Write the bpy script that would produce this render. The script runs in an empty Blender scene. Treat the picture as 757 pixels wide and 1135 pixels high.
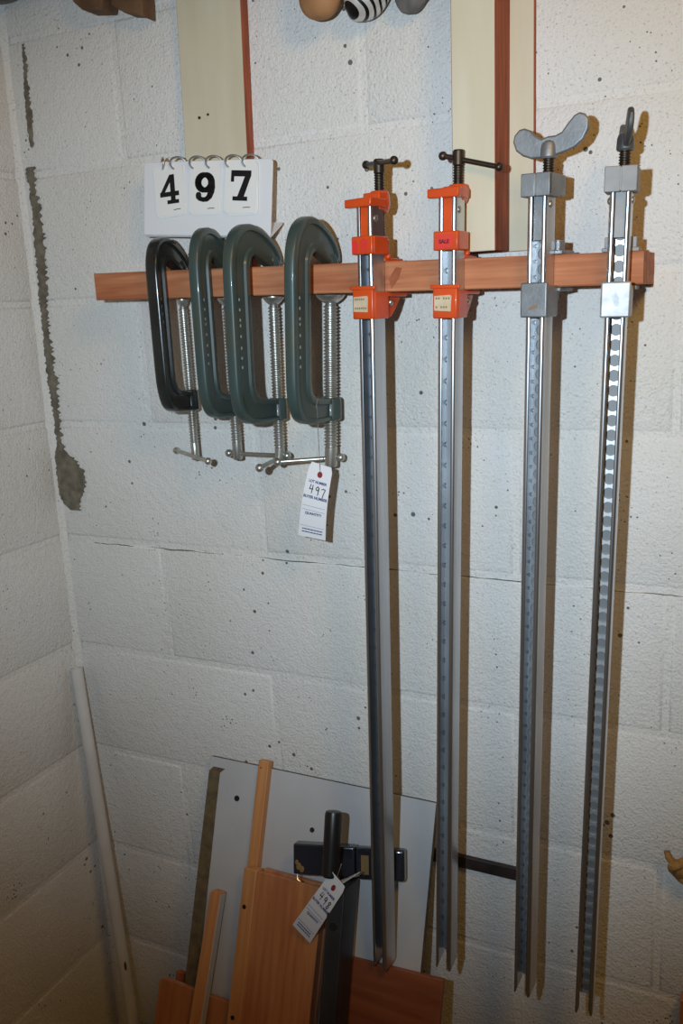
import bpy, bmesh, math, random
from mathutils import Vector, Matrix, Euler
random.seed(7)
S = bpy.context.scene
COL = S.collection
PI = math.pi

# ------------------------------------------------------------------ materials
def _new(name):
    m = bpy.data.materials.new(name); m.use_nodes = True
    nt = m.node_tree
    return m, nt, nt.nodes, nt.links, nt.nodes['Principled BSDF']

def srgb(r, g, b):
    f = lambda c: (c/255/12.92) if c/255 <= .04045 else ((c/255+.055)/1.055)**2.4
    return (f(r), f(g), f(b), 1)

def mat(name, c, rough=.5, metal=0, c2=None, nscale=30, stretch=(1, 1, 1), lo=.35, hi=.65,
        bump=0, bscale=200, coat=0, bdist=.001, detail=4):
    m, nt, N, L, P = _new(name)
    P.inputs['Roughness'].default_value = rough
    P.inputs['Metallic'].default_value = metal
    if coat: P.inputs['Coat Weight'].default_value = coat
    P.inputs['Base Color'].default_value = c
    tc = N.new('ShaderNodeTexCoord')
    if c2:
        mp = N.new('ShaderNodeMapping'); mp.inputs['Scale'].default_value = stretch
        L.new(tc.outputs['Object'], mp.inputs[0])
        no = N.new('ShaderNodeTexNoise'); no.inputs['Scale'].default_value = nscale; no.inputs['Detail'].default_value = detail
        L.new(mp.outputs[0], no.inputs[0])
        r = N.new('ShaderNodeValToRGB'); r.color_ramp.elements[0].position = lo; r.color_ramp.elements[1].position = hi
        r.color_ramp.elements[0].color = c; r.color_ramp.elements[1].color = c2
        L.new(no.outputs[0], r.inputs[0]); L.new(r.outputs[0], P.inputs['Base Color'])
    if bump:
        nb = N.new('ShaderNodeTexNoise'); nb.inputs['Scale'].default_value = bscale; nb.inputs['Detail'].default_value = 3
        L.new(tc.outputs['Object'], nb.inputs[0])
        b = N.new('ShaderNodeBump'); b.inputs['Strength'].default_value = bump; b.inputs['Distance'].default_value = bdist
        L.new(nb.outputs[0], b.inputs['Height']); L.new(b.outputs[0], P.inputs['Normal'])
    return m

def wall_material():
    m, nt, N, L, P = _new('painted_block')
    P.inputs['Roughness'].default_value = .55
    P.inputs['Specular IOR Level'].default_value = .3
    tc = N.new('ShaderNodeTexCoord'); co = tc.outputs['Object']
    def noise(s, d=3, vec=co):
        n = N.new('ShaderNodeTexNoise'); n.inputs['Scale'].default_value = s; n.inputs['Detail'].default_value = d
        L.new(vec, n.inputs[0]); return n.outputs[0]
    def ramp(v, a, b, ca=0, cb=1):
        r = N.new('ShaderNodeMapRange'); r.inputs['From Min'].default_value = a; r.inputs['From Max'].default_value = b
        r.inputs['To Min'].default_value = ca; r.inputs['To Max'].default_value = cb; L.new(v, r.inputs['Value']); return r.outputs[0]
    def math_(op, a, b):
        n = N.new('ShaderNodeMath'); n.operation = op
        for i, v in enumerate((a, b)):
            if isinstance(v, (int, float)): n.inputs[i].default_value = v
            else: L.new(v, n.inputs[i])
        return n.outputs[0]
    def mix(fac, a, b):
        n = N.new('ShaderNodeMix'); n.data_type = 'RGBA'
        L.new(fac, n.inputs['Factor'])
        for k, v in (('A', a), ('B', b)):
            s = [i for i in n.inputs if i.name == k and i.type == 'RGBA'][0]
            if isinstance(v, tuple): s.default_value = v
            else: L.new(v, s)
        return [o for o in n.outputs if o.type == 'RGBA'][0]
    base = mix(ramp(noise(3.1, 3), .4, .65), (.76, .75, .72, 1), (.72, .70, .65, 1))
    # pin-holes and grime specks
    vo = N.new('ShaderNodeTexVoronoi'); vo.inputs['Scale'].default_value = 46; L.new(co, vo.inputs['Vector'])
    rad = math_('MULTIPLY', ramp(noise(9, 2), .46, .72), .19)
    speck = math_('LESS_THAN', vo.outputs['Distance'], rad)
    vo2 = N.new('ShaderNodeTexVoronoi'); vo2.inputs['Scale'].default_value = 120; L.new(co, vo2.inputs['Vector'])
    rad2 = math_('MULTIPLY', ramp(noise(17, 2), .48, .78), .25)
    speck2 = math_('LESS_THAN', vo2.outputs['Distance'], rad2)
    pits = ramp(noise(330, 2), .60, .74, 0, .5)
    c = mix(pits, base, (.23, .2, .16, 1))
    c = mix(math_('MULTIPLY', math_('MAXIMUM', speck, speck2), .85), c, (.055, .045, .035, 1))
    # hairline crack under one bed joint of the back wall
    sx = N.new('ShaderNodeSeparateXYZ'); L.new(co, sx.inputs[0])
    wob = math_('MULTIPLY', math_('SUBTRACT', noise(22, 4), .5), .006)
    d = math_('ABSOLUTE', math_('SUBTRACT', math_('ADD', sx.outputs['Z'], wob), -.1545), 0)
    thin = math_('LESS_THAN', d, math_('MULTIPLY', ramp(noise(14, 2), .38, .6), .0009))
    onx = math_('GREATER_THAN', sx.outputs['X'], .07)
    c = mix(math_('MULTIPLY', math_('MULTIPLY', thin, onx), .9), c, (.06, .05, .04, 1))
    L.new(c, P.inputs['Base Color'])
    h = math_('ADD', noise(260, 3), math_('MULTIPLY', noise(75, 3), .9))
    b = N.new('ShaderNodeBump'); b.inputs['Strength'].default_value = .7; b.inputs['Distance'].default_value = .0028
    L.new(h, b.inputs['Height']); L.new(b.outputs[0], P.inputs['Normal'])
    return m

M = {}
M['wall'] = wall_material()
M['floor'] = mat('concrete_floor', srgb(120, 115, 108), .9, c2=srgb(95, 92, 86), nscale=8, bump=.4)
M['ceil'] = mat('ceiling_wood', srgb(120, 90, 60), .8, c2=srgb(95, 70, 45), nscale=6, stretch=(1, 8, 8))
M['cement'] = mat('bare_cement', srgb(128, 120, 104), .95, c2=srgb(98, 91, 78), nscale=60, bump=.8, bscale=220, bdist=.002)
M['cream'] = mat('cream_paint', srgb(214, 206, 182), .55, c2=srgb(204, 195, 168), nscale=9, stretch=(3, 3, .5), bump=.12, bscale=150)
M['redwood'] = mat('redwood_edge', srgb(176, 94, 60), .8, c2=srgb(134, 66, 42), nscale=14, stretch=(6, 6, .7))
M['rail'] = mat('fir_rail', srgb(194, 128, 88), .75, c2=srgb(162, 94, 58), nscale=13, stretch=(.5, 9, 9), bump=.15, bscale=160)
M['orange'] = mat('orange_enamel', srgb(220, 84, 32), .34, c2=srgb(200, 70, 24), nscale=24, coat=.25)
M['steel'] = mat('bright_steel', (.66, .67, .69, 1), .29, .95, c2=(.54, .55, .57, 1), nscale=7, stretch=(14, 14, .6))
M['dull'] = mat('dull_zinc', (.26, .26, .26, 1), .6, .4)
M['cast'] = mat('cast_zinc', (.34, .35, .36, 1), .5, .7, c2=(.25, .26, .27, 1), nscale=40, bump=.2, bscale=300)
M['castbright'] = mat('worn_cast_zinc', (.34, .34, .34, 1), .62, .15, c2=(.28, .28, .28, 1), nscale=50, bump=.2, bscale=260)
M['worn'] = mat('worn_steel', (.50, .50, .50, 1), .5, .5, c2=(.36, .36, .36, 1), nscale=60, bump=.15, bscale=240)
M['web'] = mat('channel_web', (.78, .79, .80, 1), .48, .8, c2=(.66, .67, .68, 1), nscale=9)
M['webdark'] = mat('shaded_channel_web', (.20, .225, .25, 1), .5, .6, c2=(.15, .17, .19, 1), nscale=9)  # channel web with the shade of the recess put into its colour
M['webmid'] = mat('midtone_channel_web', (.48, .50, .52, 1), .5, .7, c2=(.34, .36, .38, 1), nscale=9)  # channel web in a middle grey, between the other two
M['darkcast'] = mat('dark_cast_iron', (.16, .165, .165, 1), .45, .6, c2=(.11, .115, .115, 1), nscale=50)
M['darkscrew'] = mat('blued_steel', (.10, .075, .055, 1), .4, .8, c2=(.06, .045, .035, 1), nscale=60)
M['zinc'] = mat('zinc_plating', (.56, .54, .49, 1), .36, .85, c2=(.44, .42, .37, 1), nscale=40)
M['green'] = mat('green_enamel', srgb(56, 73, 71), .42, c2=srgb(68, 72, 60), nscale=16, lo=.42, hi=.72, coat=.25, bump=.08, bscale=120)
M['black'] = mat('black_enamel', srgb(42, 46, 46), .24, c2=srgb(32, 36, 36), nscale=22, coat=.4, bump=.08, bscale=120)
M['mark'] = mat('worn_marking', srgb(150, 158, 150), .6)
M['plastic'] = mat('white_plastic', srgb(228, 230, 232), .35)
M['card'] = mat('card_white', srgb(236, 235, 231), .5)
M['ink'] = mat('black_ink', srgb(16, 16, 18), .5)
M['chrome'] = mat('chrome_wire', (.62, .62, .62, 1), .3, .9)
M['paper'] = mat('tag_paper', srgb(236, 236, 238), .7)
M['blueink'] = mat('blue_print', srgb(70, 74, 130), .7)
M['redspot'] = mat('red_eyelet', srgb(140, 44, 48), .6)
M['sticker'] = mat('red_sticker', srgb(235, 40, 52), .6, c2=srgb(214, 60, 40), nscale=70)
M['pricelabel'] = mat('price_label', srgb(214, 196, 164), .7, c2=srgb(196, 176, 142), nscale=80)
M['fade'] = mat('faded_print', srgb(140, 118, 96), .8)
M['laminate'] = mat('grey_laminate', srgb(192, 194, 196), .45, c2=srgb(180, 181, 182), nscale=5)
M['chip'] = mat('bare_chipboard', srgb(112, 98, 70), .95, c2=srgb(88, 76, 54), nscale=60, bump=.6, bscale=240)
M['maple'] = mat('orange_varnish', srgb(194, 130, 82), .45, c2=srgb(168, 102, 62), nscale=10, stretch=(7, 7, .5), coat=.1)
M['maple2'] = mat('pale_varnish', srgb(204, 146, 92), .5, c2=srgb(184, 122, 72), nscale=10, stretch=(7, 7, .5))
M['brownply'] = mat('brown_plywood', srgb(150, 86, 54), .5, c2=srgb(124, 66, 40), nscale=9, stretch=(.6, 6, 7))
M['blackgloss'] = mat('black_gloss_metal', srgb(38, 41, 50), .22, c2=srgb(30, 32, 40), nscale=20, coat=.5)
M['fence'] = mat('dark_steel_paint', srgb(52, 54, 58), .4, c2=srgb(40, 41, 45), nscale=14)
M['blackplastic'] = mat('black_plastic', srgb(28, 27, 28), .35)
M['yellow'] = mat('yellow_sticker', srgb(128, 100, 56), .6)
M['rust'] = mat('dark_flat_steel', srgb(64, 54, 52), .55, .3, c2=srgb(48, 40, 38), nscale=30)
M['pvc'] = mat('white_pvc', srgb(214, 212, 208), .4, c2=srgb(200, 196, 190), nscale=9)
M['scrap'] = mat('dull_wood', srgb(124, 92, 62), .9, c2=srgb(92, 66, 44), nscale=18)
M['hole'] = mat('dark_hole_and_shade', srgb(22, 20, 18), .9)
M['rope'] = mat('tan_rope', srgb(176, 134, 76), .9, c2=srgb(130, 92, 46), nscale=90, stretch=(1, 1, 1), bump=.8, bscale=300, bdist=.003)
M['leather'] = mat('tan_leather', srgb(178, 130, 86), .7, c2=srgb(146, 100, 62), nscale=14, bump=.3, bscale=120)
M['rag'] = mat('grey_rag', srgb(128, 124, 118), .8, c2=srgb(84, 80, 78), nscale=24)
def zebra():
    m, nt, N, L, P = _new('striped_cloth')
    tc = N.new('ShaderNodeTexCoord')
    w = N.new('ShaderNodeTexWave'); w.wave_type = 'BANDS'; w.bands_direction = 'DIAGONAL'
    w.inputs['Scale'].default_value = 34; w.inputs['Distortion'].default_value = 9; w.inputs['Detail'].default_value = 1
    w.inputs['Detail Scale'].default_value = .5
    L.new(tc.outputs['Object'], w.inputs[0])
    r = N.new('ShaderNodeValToRGB'); r.color_ramp.interpolation = 'CONSTANT'
    r.color_ramp.elements[0].color = srgb(26, 25, 24); r.color_ramp.elements[1].color = srgb(206, 204, 198)
    r.color_ramp.elements[1].position = .33
    L.new(w.outputs[0], r.inputs[0]); L.new(r.outputs[0], P.inputs['Base Color'])
    P.inputs['Roughness'].default_value = .3; P.inputs['Metallic'].default_value = .3
    return m
M['zebra'] = zebra()

# ------------------------------------------------------------------ mesh helpers
class MB:
    def __init__(s): s.bm = bmesh.new(); s.slot = 0
    def _f(s, vs):
        try:
            f = s.bm.faces.new(vs); f.material_index = s.slot; return f
        except ValueError: return None
    def box(s, x0, x1, y0, y1, z0, z1, mtx=None):
        co = [(x, y, z) for z in (z0, z1) for y in (y0, y1) for x in (x0, x1)]
        v = [s.bm.verts.new(mtx @ Vector(c) if mtx else c) for c in co]
        for q in ((0, 2, 3, 1), (4, 5, 7, 6), (0, 1, 5, 4), (2, 6, 7, 3), (0, 4, 6, 2), (1, 3, 7, 5)): s._f([v[i] for i in q])
        return s
    def loft(s, rings, close=True, cap=True):
        R = [[s.bm.verts.new(p) for p in r] for r in rings]
        n = len(R[0])
        for a, b in zip(R, R[1:]):
            for i in range(n if close else n-1):
                j = (i+1) % n; s._f([a[i], a[j], b[j], b[i]])
        if cap: s._f(R[0][::-1]); s._f(R[-1])
        return s
    def frame(s, p0, p1):
        d = (Vector(p1)-Vector(p0)).normalized()
        u = d.cross(Vector((0, 0, 1)) if abs(d.z) < .9 else Vector((1, 0, 0))).normalized()
        return d, u, d.cross(u)
    def lathe(s, p0, p1, prof, seg=16, cap=True):
        """prof: list of (t metres along axis from p0, radius)"""
        d, u, w = s.frame(p0, p1); p0 = Vector(p0)
        rings = [[p0+d*t+(u*math.cos(2*PI*i/seg)+w*math.sin(2*PI*i/seg))*r for i in range(seg)] for t, r in prof]
        return s.loft(rings, True, cap)
    def cyl(s, p0, p1, r, seg=16):
        L = (Vector(p1)-Vector(p0)).length
        return s.lathe(p0, p1, [(0, r), (L, r)], seg)
    def ball(s, c, r, seg=14, sq=(1, 1, 1)):
        c = Vector(c); prof = [(c.z, 0)]
        rings = []
        for k in range(1, 8):
            a = PI*k/8
            rings.append([c+Vector((math.sin(a)*math.cos(2*PI*i/seg)*r*sq[0], math.sin(a)*math.sin(2*PI*i/seg)*r*sq[1], -math.cos(a)*r*sq[2])) for i in range(seg)])
        return s.loft(rings)
    def tube(s, pts, r, seg=8, rs=None):
        pts = [Vector(p) for p in pts]; rings = []
        u0 = None
        for i, p in enumerate(pts):
            d = (pts[min(i+1, len(pts)-1)]-pts[max(i-1, 0)]).normalized()
            if u0 is None: u0 = d.cross(Vector((.3, .2, .93)) if abs(d.z) < .9 else Vector((1, 0, 0))).normalized()
            u0 = (u0-d*u0.dot(d)).normalized(); w = d.cross(u0)
            rr = rs[i] if rs else r
            rings.append([p+(u0*math.cos(2*PI*k/seg)+w*math.sin(2*PI*k/seg))*rr for k in range(seg)])
        return s.loft(rings)
    def prism(s, poly, f0, f1):
        """poly of 2-D points; f0/f1 map a 2-D point to 3-D for the two faces"""
        a = [s.bm.verts.new(f0(p)) for p in poly]; b = [s.bm.verts.new(f1(p)) for p in poly]
        s._f(a[::-1]); s._f(b)
        n = len(poly)
        for i in range(n): s._f([a[i], a[(i+1) % n], b[(i+1) % n], b[i]])
        return s
    def xz(s, poly, y0, y1):
        return s.prism(poly, lambda p: (p[0], y0, p[1]), lambda p: (p[0], y1, p[1]))
    def ribbon(s, pts, w, y0, y1, ws=None, mapf=None):
        """flat stroke in the xz plane with thickness y0..y1"""
        n = len(pts)
        for i in range(n-1):
            a = Vector(pts[i]); b = Vector(pts[i+1]); d = (b-a)
            if d.length < 1e-7: continue
            nrm = Vector((-d.y, d.x)).normalized()
            wa = (ws[i] if ws else w)/2; wb = (ws[i+1] if ws else w)/2
            e = d.normalized()*min(wa, wb)*.35
            q = [a-e+nrm*wa, b+e+nrm*wb, b+e-nrm*wb, a-e-nrm*wa]
            m = mapf or (lambda x, z, y: (x, y, z))
            s.prism(q, lambda p: m(p[0], p[1], y0), lambda p: m(p[0], p[1], y1))
        return s
    def build(s, name, mats, parent=None, bevel=0, seg=2, smooth=35, loc=None):
        bmesh.ops.recalc_face_normals(s.bm, faces=s.bm.faces)
        me = bpy.data.meshes.new(name); s.bm.to_mesh(me); s.bm.free()
        for m in (mats if isinstance(mats, (list, tuple)) else [mats]): me.materials.append(m)
        if smooth:
            me.polygons.foreach_set('use_smooth', [True]*len(me.polygons))
            me.set_sharp_from_angle(angle=math.radians(smooth))
        o = bpy.data.objects.new(name, me); COL.objects.link(o)
        if parent: o.parent = parent
        if loc: o.location = loc
        if bevel:
            b = o.modifiers.new('Bevel', 'BEVEL'); b.width = bevel; b.segments = seg; b.limit_method = 'ANGLE'; b.angle_limit = math.radians(40)
            b.harden_normals = False
        return o

def tag(o, label, cat, group=None):
    o['label'] = label; o['category'] = cat
    if group: o['group'] = group
    return o
def struct(o, label=None):
    o['kind'] = 'structure'
    if label: o['label'] = label
    return o
def thing(name, label, cat, loc=(0, 0, 0), rot=(0, 0, 0), group=None):
    o = bpy.data.objects.new(name, None); o.empty_display_size = .03; COL.objects.link(o)
    o.location = loc; o.rotation_euler = rot
    return tag(o, label, cat, group)

# ------------------------------------------------------------------ the room
B = .2032; Z0 = .6643; XJ = .2156
FLOOR = Z0-10*B; CEIL = 1.15
def block_wall(name, umax, phase, mp):
    mb = MB(); mj = .0040; bev = .0055; dp = .0022
    mb._f([mb.bm.verts.new(mp(u, z, dp)) for u, z in ((0, FLOOR), (umax, FLOOR), (umax, CEIL), (0, CEIL))])
    mb._f([mb.bm.verts.new(mp(u, z, .1)) for u, z in ((0, FLOOR), (umax, FLOOR), (umax, CEIL), (0, CEIL))])
    for k in range(-3, 10):
        zt = min(Z0-k*B, CEIL); zb = max(Z0-(k+1)*B, FLOOR)
        edges = [0.]; u = phase(k)
        while u-2*B > .03: u -= 2*B
        while u < umax: 
            if u > .02: edges.append(u)
            u += 2*B
        edges.append(umax)
        for a, b in zip(edges, edges[1:]):
            jz = random.uniform(-.0006, .0006)
            a0 = a+(mj if a > 0 else -.002); b0 = b-(mj if b < umax else 0); z1 = zt-mj; z0 = zb+mj
            o = [(a0, z0), (b0, z0), (b0, z1), (a0, z1)]
            i = [(a0+bev, z0+bev), (b0-bev, z0+bev), (b0-bev, z1-bev), (a0+bev, z1-bev)]
            mid = [(x*.5+X*.5, y*.5+Y*.5) for (x, y), (X, Y) in zip(o, i)]
            V = [[mb.bm.verts.new(mp(p[0], p[1], d)) for p in r] for r, d in ((o, dp+.0003), (mid, dp*.28), (i, jz))]
            mb._f(V[2])
            for r in (0, 1):
                for q in range(4): mb._f([V[r][q], V[r][(q+1) % 4], V[r+1][(q+1) % 4], V[r+1][q]])
    return mb.build(name, M['wall'], smooth=50)
wb = struct(block_wall('wall_back', 2.3, lambda k: XJ+(0 if k % 2 == 0 else B), lambda u, z, d: (u, d, z)), 'white painted concrete block back wall')
wl = struct(block_wall('wall_left', 2.3, lambda k: (.40 if k % 2 == 0 else .425), lambda u, z, d: (-d, -u, z)), 'white painted concrete block wall on the left')
f = MB().box(-.1, 2.3, -2.3, .1, FLOOR-.05, FLOOR).build('floor', M['floor'], smooth=0); struct(f)
f = MB().box(-.1, 2.3, -2.3, .1, CEIL, CEIL+.05).build('ceiling', M['ceil'], smooth=0); struct(f)

# fillet of mortar in the corner, and the grey cement run with its blob
mb = MB(); pr_ = []
for z in [FLOOR+i*(CEIL-FLOOR)/60 for i in range(61)]:
    r = .010+random.uniform(-.0012, .0012)
    pr_.append([(-.001, -r, z), (.0028, -.0028-random.uniform(0, .0006), z), (r, .001, z), (-.001, .001, z)])
mb.loft(pr_); struct(mb.build('trim_1', M['wall'], smooth=60), 'painted mortar fillet in the corner of the walls')

def ragged(rows, name, thick, label, jag=.003, sub=6):
    """rows: (z, x_left, x_right) down the wall"""
    L_, R_ = [], []
    for (za, la, ra), (zb, lb, rb) in zip(rows, rows[1:]):
        n = max(2, int(abs(za-zb)/.0030))
        for i in range(n):
            t = i/n
            L_.append((la+(lb-la)*t+random.uniform(-jag, jag)*.5, za+(zb-za)*t)); R_.append((ra+(rb-ra)*t+random.uniform(-jag, jag), za+(zb-za)*t))
    mb = MB(); rings = []
    for (xl, z), (xr, _) in zip(L_, R_):
        xr = max(xr, xl+.0015); rings.append([(xl, .0005, z), (xl+.0004, -thick*random.uniform(.6, 1), z), ((xl+xr)/2, -thick*random.uniform(.9, 1.3), z), (xr-.0004, -thick*random.uniform(.6, 1), z), (xr, .0005, z)])
    mb.loft(rings)
    return mb.build(name, M['cement'], wb, smooth=60)
ragged([(.655, .037, .041), (.64, .037, .043), (.58, .031, .040), (.535, .029, .041), (.512, .030, .040), (.500, .031, .036)], 'cement_smear', .002, '')
c1 = ragged([(.474, .016, .033), (.44, .018, .031), (.40, .018, .037), (.35, .015, .037), (.30, .013, .033), (.265, .011, .027), (.20, .010, .024), (.15, .008, .026),
        (.128, .008, .030), (.09, .011, .025), (.04, .012, .023), (.022, .013, .022), (.008, .006, .030), (-.010, .003, .050), (-.030, .002, .066), (-.050, .002, .066), (-.070, .004, .058),
        (-.082, .009, .050), (-.094, .020, .048), (-.101, .034, .047)], 'cement_smear', .003, '', jag=.005)

# ------------------------------------------------------------------ boards fixed to the wall
TILT = math.radians(1.35)
def board(name, label, x0, x1, yf, yb, zb=.289, zt=.74):
    r = MB()
    r.box(x0, x1, yf, yb, 0, zt-zb)
    for f_ in r.bm.faces:
        n = f_.normal; f_.normal_update()
        f_.material_index = 0 if abs(f_.normal.y) > .5 else 1
    o = r.build(name, [M['cream'], M['redwood']], smooth=0, bevel=.0008, seg=1)
    o.location = (0, 0, zb)
    return tag(o, label, 'board', 'boards nailed up the wall')
def shear_top(o, dx, h=.45):
    for v in o.data.vertices: v.co.x += dx*v.co.z/h
o = board('wall_board', 'wide cream painted board with bare red edge, on the wall behind the number sign', .3375, .4435, -.019, .0); shear_top(o, .012)
nail = MB().cyl((.372, -.0185, .214), (.372, -.0202, .214), .0022, 8).cyl((.387, -.0185, .2165), (.387, -.0202, .2165), .0018, 8).build('nail_head', M['rust'], o)
o = board('wall_board', 'narrow cream board with a thick red-brown side, in front of the other right board', .7675, .8215, -.072, -.0105); shear_top(o, .004)
o = board('wall_board', 'flat cream board against the wall, half hidden by the narrow thick board', .7800, .8530, -.010, .0); shear_top(o, .001)

# ------------------------------------------------------------------ the rail
rail = MB()
NX = 40
rings = []
for i in range(NX+1):
    x = .209+(.9975-.209)*i/NX
    zt = .2957-.0249*(x-.2144); zb = .2566-.0213*(x-.209)
    j = random.uniform(-.0004, .0004)
    rings.append([(x, -.089+j, zb+.0015), (x, -.0875, zb), (x, -.0005, zb), (x, -.0005, zt), (x, -.0875, zt), (x, -.089+j, zt-.0015)])
rail.loft(rings)
rail_o = tag(rail.build('wooden_rail', M['rail'], smooth=30), 'long orange-brown wooden rail across the wall that all the clamps hang on', 'rail')
kn = MB().xz([(.690, .250), (.700, .262), (.705, .275), (.697, .276), (.687, .262)], -.0885, -.0896).build('knot', mat('knot_wood', srgb(160, 92, 56), .8, c2=srgb(140, 74, 42), nscale=60), rail_o)
def rail_top(x): return .2957-.0249*(x-.2144)
def rail_bot(x): return .2566-.0213*(x-.209)

# ------------------------------------------------------------------ C-clamps
OUT = [(-.018, .2915), (-.020, .303), (-.034, .318), (-.055, .330), (-.080, .339), (-.105, .343), (-.128, .339), (-.146, .328), (-.157, .311), (-.162, .290),
       (-.163, .265), (-.163, .22), (-.163, .17), (-.162, .130), (-.157, .108), (-.147, .092), (-.132, .083), (-.110, .0785), (-.085, .0765), (-.058, .0757), (-.040, .0757)]
INN = [(-.050, .2880), (-.051, .2884), (-.058, .2908), (-.070, .2950), (-.082, .2990), (-.091, .3012), (-.098, .3015), (-.1045, .2985), (-.109, .293), (-.1115, .286),
       (-.112, .265), (-.112, .22), (-.112, .17), (-.112, .140), (-.111, .130), (-.108, .122), (-.102, .116), (-.093, .1125), (-.079, .1100), (-.060, .1075), (-.040, .106)]
def c_clamp(label, X, paint, yy, zs, screw_r, pad_r, zend, h0, h1, lean=0., fl=.0078, wbh=.0042, yaw=0., rh=.0033, rb=.0062):
    """yy: depths of the outer and inner edge of the spine; zs: (top z, bottom z) of the frame"""
    ya = -.037
    rt = rail_top(X); rbz = rail_bot(X)
    def mp(p, inner=False):
        sy = (yy[1]-ya)/(-.112-ya) if inner else (yy[0]-ya)/(-.163-ya)
        y = ya+(p[0]-ya)*(sy if p[0] < ya else 1)
        z0, z1 = .0757, .343
        if p[1] > .287: z = rt+(p[1]-.287)*(zs[0]-rt)/(z1-.287)
        else: z = zs[1]+(p[1]-z0)*(rt-zs[1])/(.287-z0)
        return Vector((0, y, z))
    root = thing('c_clamp', label, 'clamp', (X, ya, rt), (0, lean, yaw), 'C-clamps gripping the left half of the rail')
    O = Vector((0, ya, rt))
    mb = MB(); rings = []
    # resample the two outlines smoothly
    def cat(P, n=3):
        q = []
        for i in range(len(P)-1):
            p0 = P[max(i-1, 0)]; p1 = P[i]; p2 = P[i+1]; p3 = P[min(i+2, len(P)-1)]
            for k in range(n):
                t = k/n
                q.append(tuple(.5*((2*b)+(-a+c)*t+(2*a-5*b+4*c-d)*t*t+(-a+3*b-3*c+d)*t**3) for a, b, c, d in zip(p0, p1, p2, p3)))
        return q+[P[-1]]
    for po, pi in zip(cat(OUT), cat(INN)):
        a, b = mp(po)-O, mp(pi, True)-O
        prof = [(0, .62), (.025, .9), (.07, 1), (.20, 1), (.235, .62), (.72, .62), (.765, 1), (.95, 1), (1, .82)]
        up = [a.lerp(b, t)+Vector((fl*h, 0, 0)) for t, h in prof]
        dn = [a.lerp(b, t)-Vector((fl*h, 0, 0)) for t, h in reversed(prof)]
        rings.append(up+dn)
    mb.loft(rings)
    # boss around the screw and anvil foot on the rail
    zb = zs[1]-rt
    mb.lathe((0, 0, zb-.0005), (0, 0, zb+.034), [(0, screw_r+.0035), (.002, screw_r+.0055), (.029, screw_r+.005), (.032, screw_r+.003)], 18)
    mb.lathe((0, 0, .0002), (0, 0, .016), [(0, .011), (.004, .0115), (.014, .008)], 16)
    fr = mb.build('frame', paint, root, smooth=42)
    # raised casting marks down the web
    mk = MB(); yo = (yy[0]*.6+yy[1]*.4-ya)
    for zz in ([.245, .232, .219, .212, .198, .183, .170, .158] if paint == M['green'] else [.246, .236, .225, .214]):
        z = mp((-.15, zz)).z-rt
        mk.box(fl*.61, fl*.61+.0007, yo-.001, yo+.0014, z-.0018, z+.0018)
    mk.build('raised_mark', M['mark'], fr, smooth=0)
    # screw: pad, thread, plain end
    sc = MB(); zt = rbz-rt
    Ls = zt-.010-(zend-rt)
    prof = [(0, screw_r*.55), (.003, screw_r*.7)]
    t = .006; pitch = .0046
    while t < Ls-.030:
        prof += [(t, screw_r*.76), (t+pitch*.3, screw_r), (t+pitch*.52, screw_r), (t+pitch*.82, screw_r*.76)]; t += pitch
    prof += [(t+.001, screw_r*.9), (Ls-.002, screw_r*.9), (Ls, screw_r*.8)]
    sc.lathe((0, 0, zt-.010), (0, 0, zt-.010-Ls), prof, 18)
    scr = sc.build('screw', M['zinc'], root, smooth=30)
    pd = MB().lathe((0, 0, zt-.0002), (0, 0, zt-.014), [(0, pad_r*.96), (.0015, pad_r), (.004, pad_r*.97), (.009, pad_r*.72), (.0125, pad_r*.45)], 20)
    pd.build('pad', M['zinc'], scr, smooth=40)
    hb = MB(); inv = (Matrix.Translation((X, ya, rt)) @ Euler((0, lean, yaw)).to_matrix().to_4x4()).inverted()
    a, b = inv @ Vector(h0), inv @ Vector(h1)
    hb.cyl(a, b, rh, 12); hb.ball(a, rb); hb.ball(b, rb)
    hb.build('handle', M['zinc'], scr, smooth=40)
    return root
c_clamp('black enamelled C-clamp, leftmost on the rail, with a slim screw', .328, M['black'], (-.121, -.0925), (.339, .086), .0068, .0092, .0085,
        (.271, -.008, .0165), (.3745, -.071, .0135), rh=.0034, rb=.0058, yaw=.12, fl=.0092)
c_clamp('green C-clamp squeezed between the black one and the next green one', .4075, M['green'], (-.131, -.0925), (.346, .0790), .0082, .0145, .0115,
        (.3905, -.037, .0205), (.4915, -.036, .0195), lean=.006, rh=.0030, yaw=.10)
c_clamp('green C-clamp third from the left, overlapping the lip of the number sign', .4865, M['green'], (-.160, -.112), (.3440, .0735), .0082, .0155, .0065,
        (.484, -.103, .0130), (.4775, -.012, .0165), lean=.024, rh=.0034, yaw=.03)
c_clamp('green C-clamp nearest the orange bar clamps, with a paper tag hanging from it', .5785, M['green'], (-.163, -.113), (.3460, .0745), .0100, .0200, .0060,
        (.495, -.070, .0162), (.577, -.030, .0185), lean=.05, rh=.0033, yaw=.04)

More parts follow.
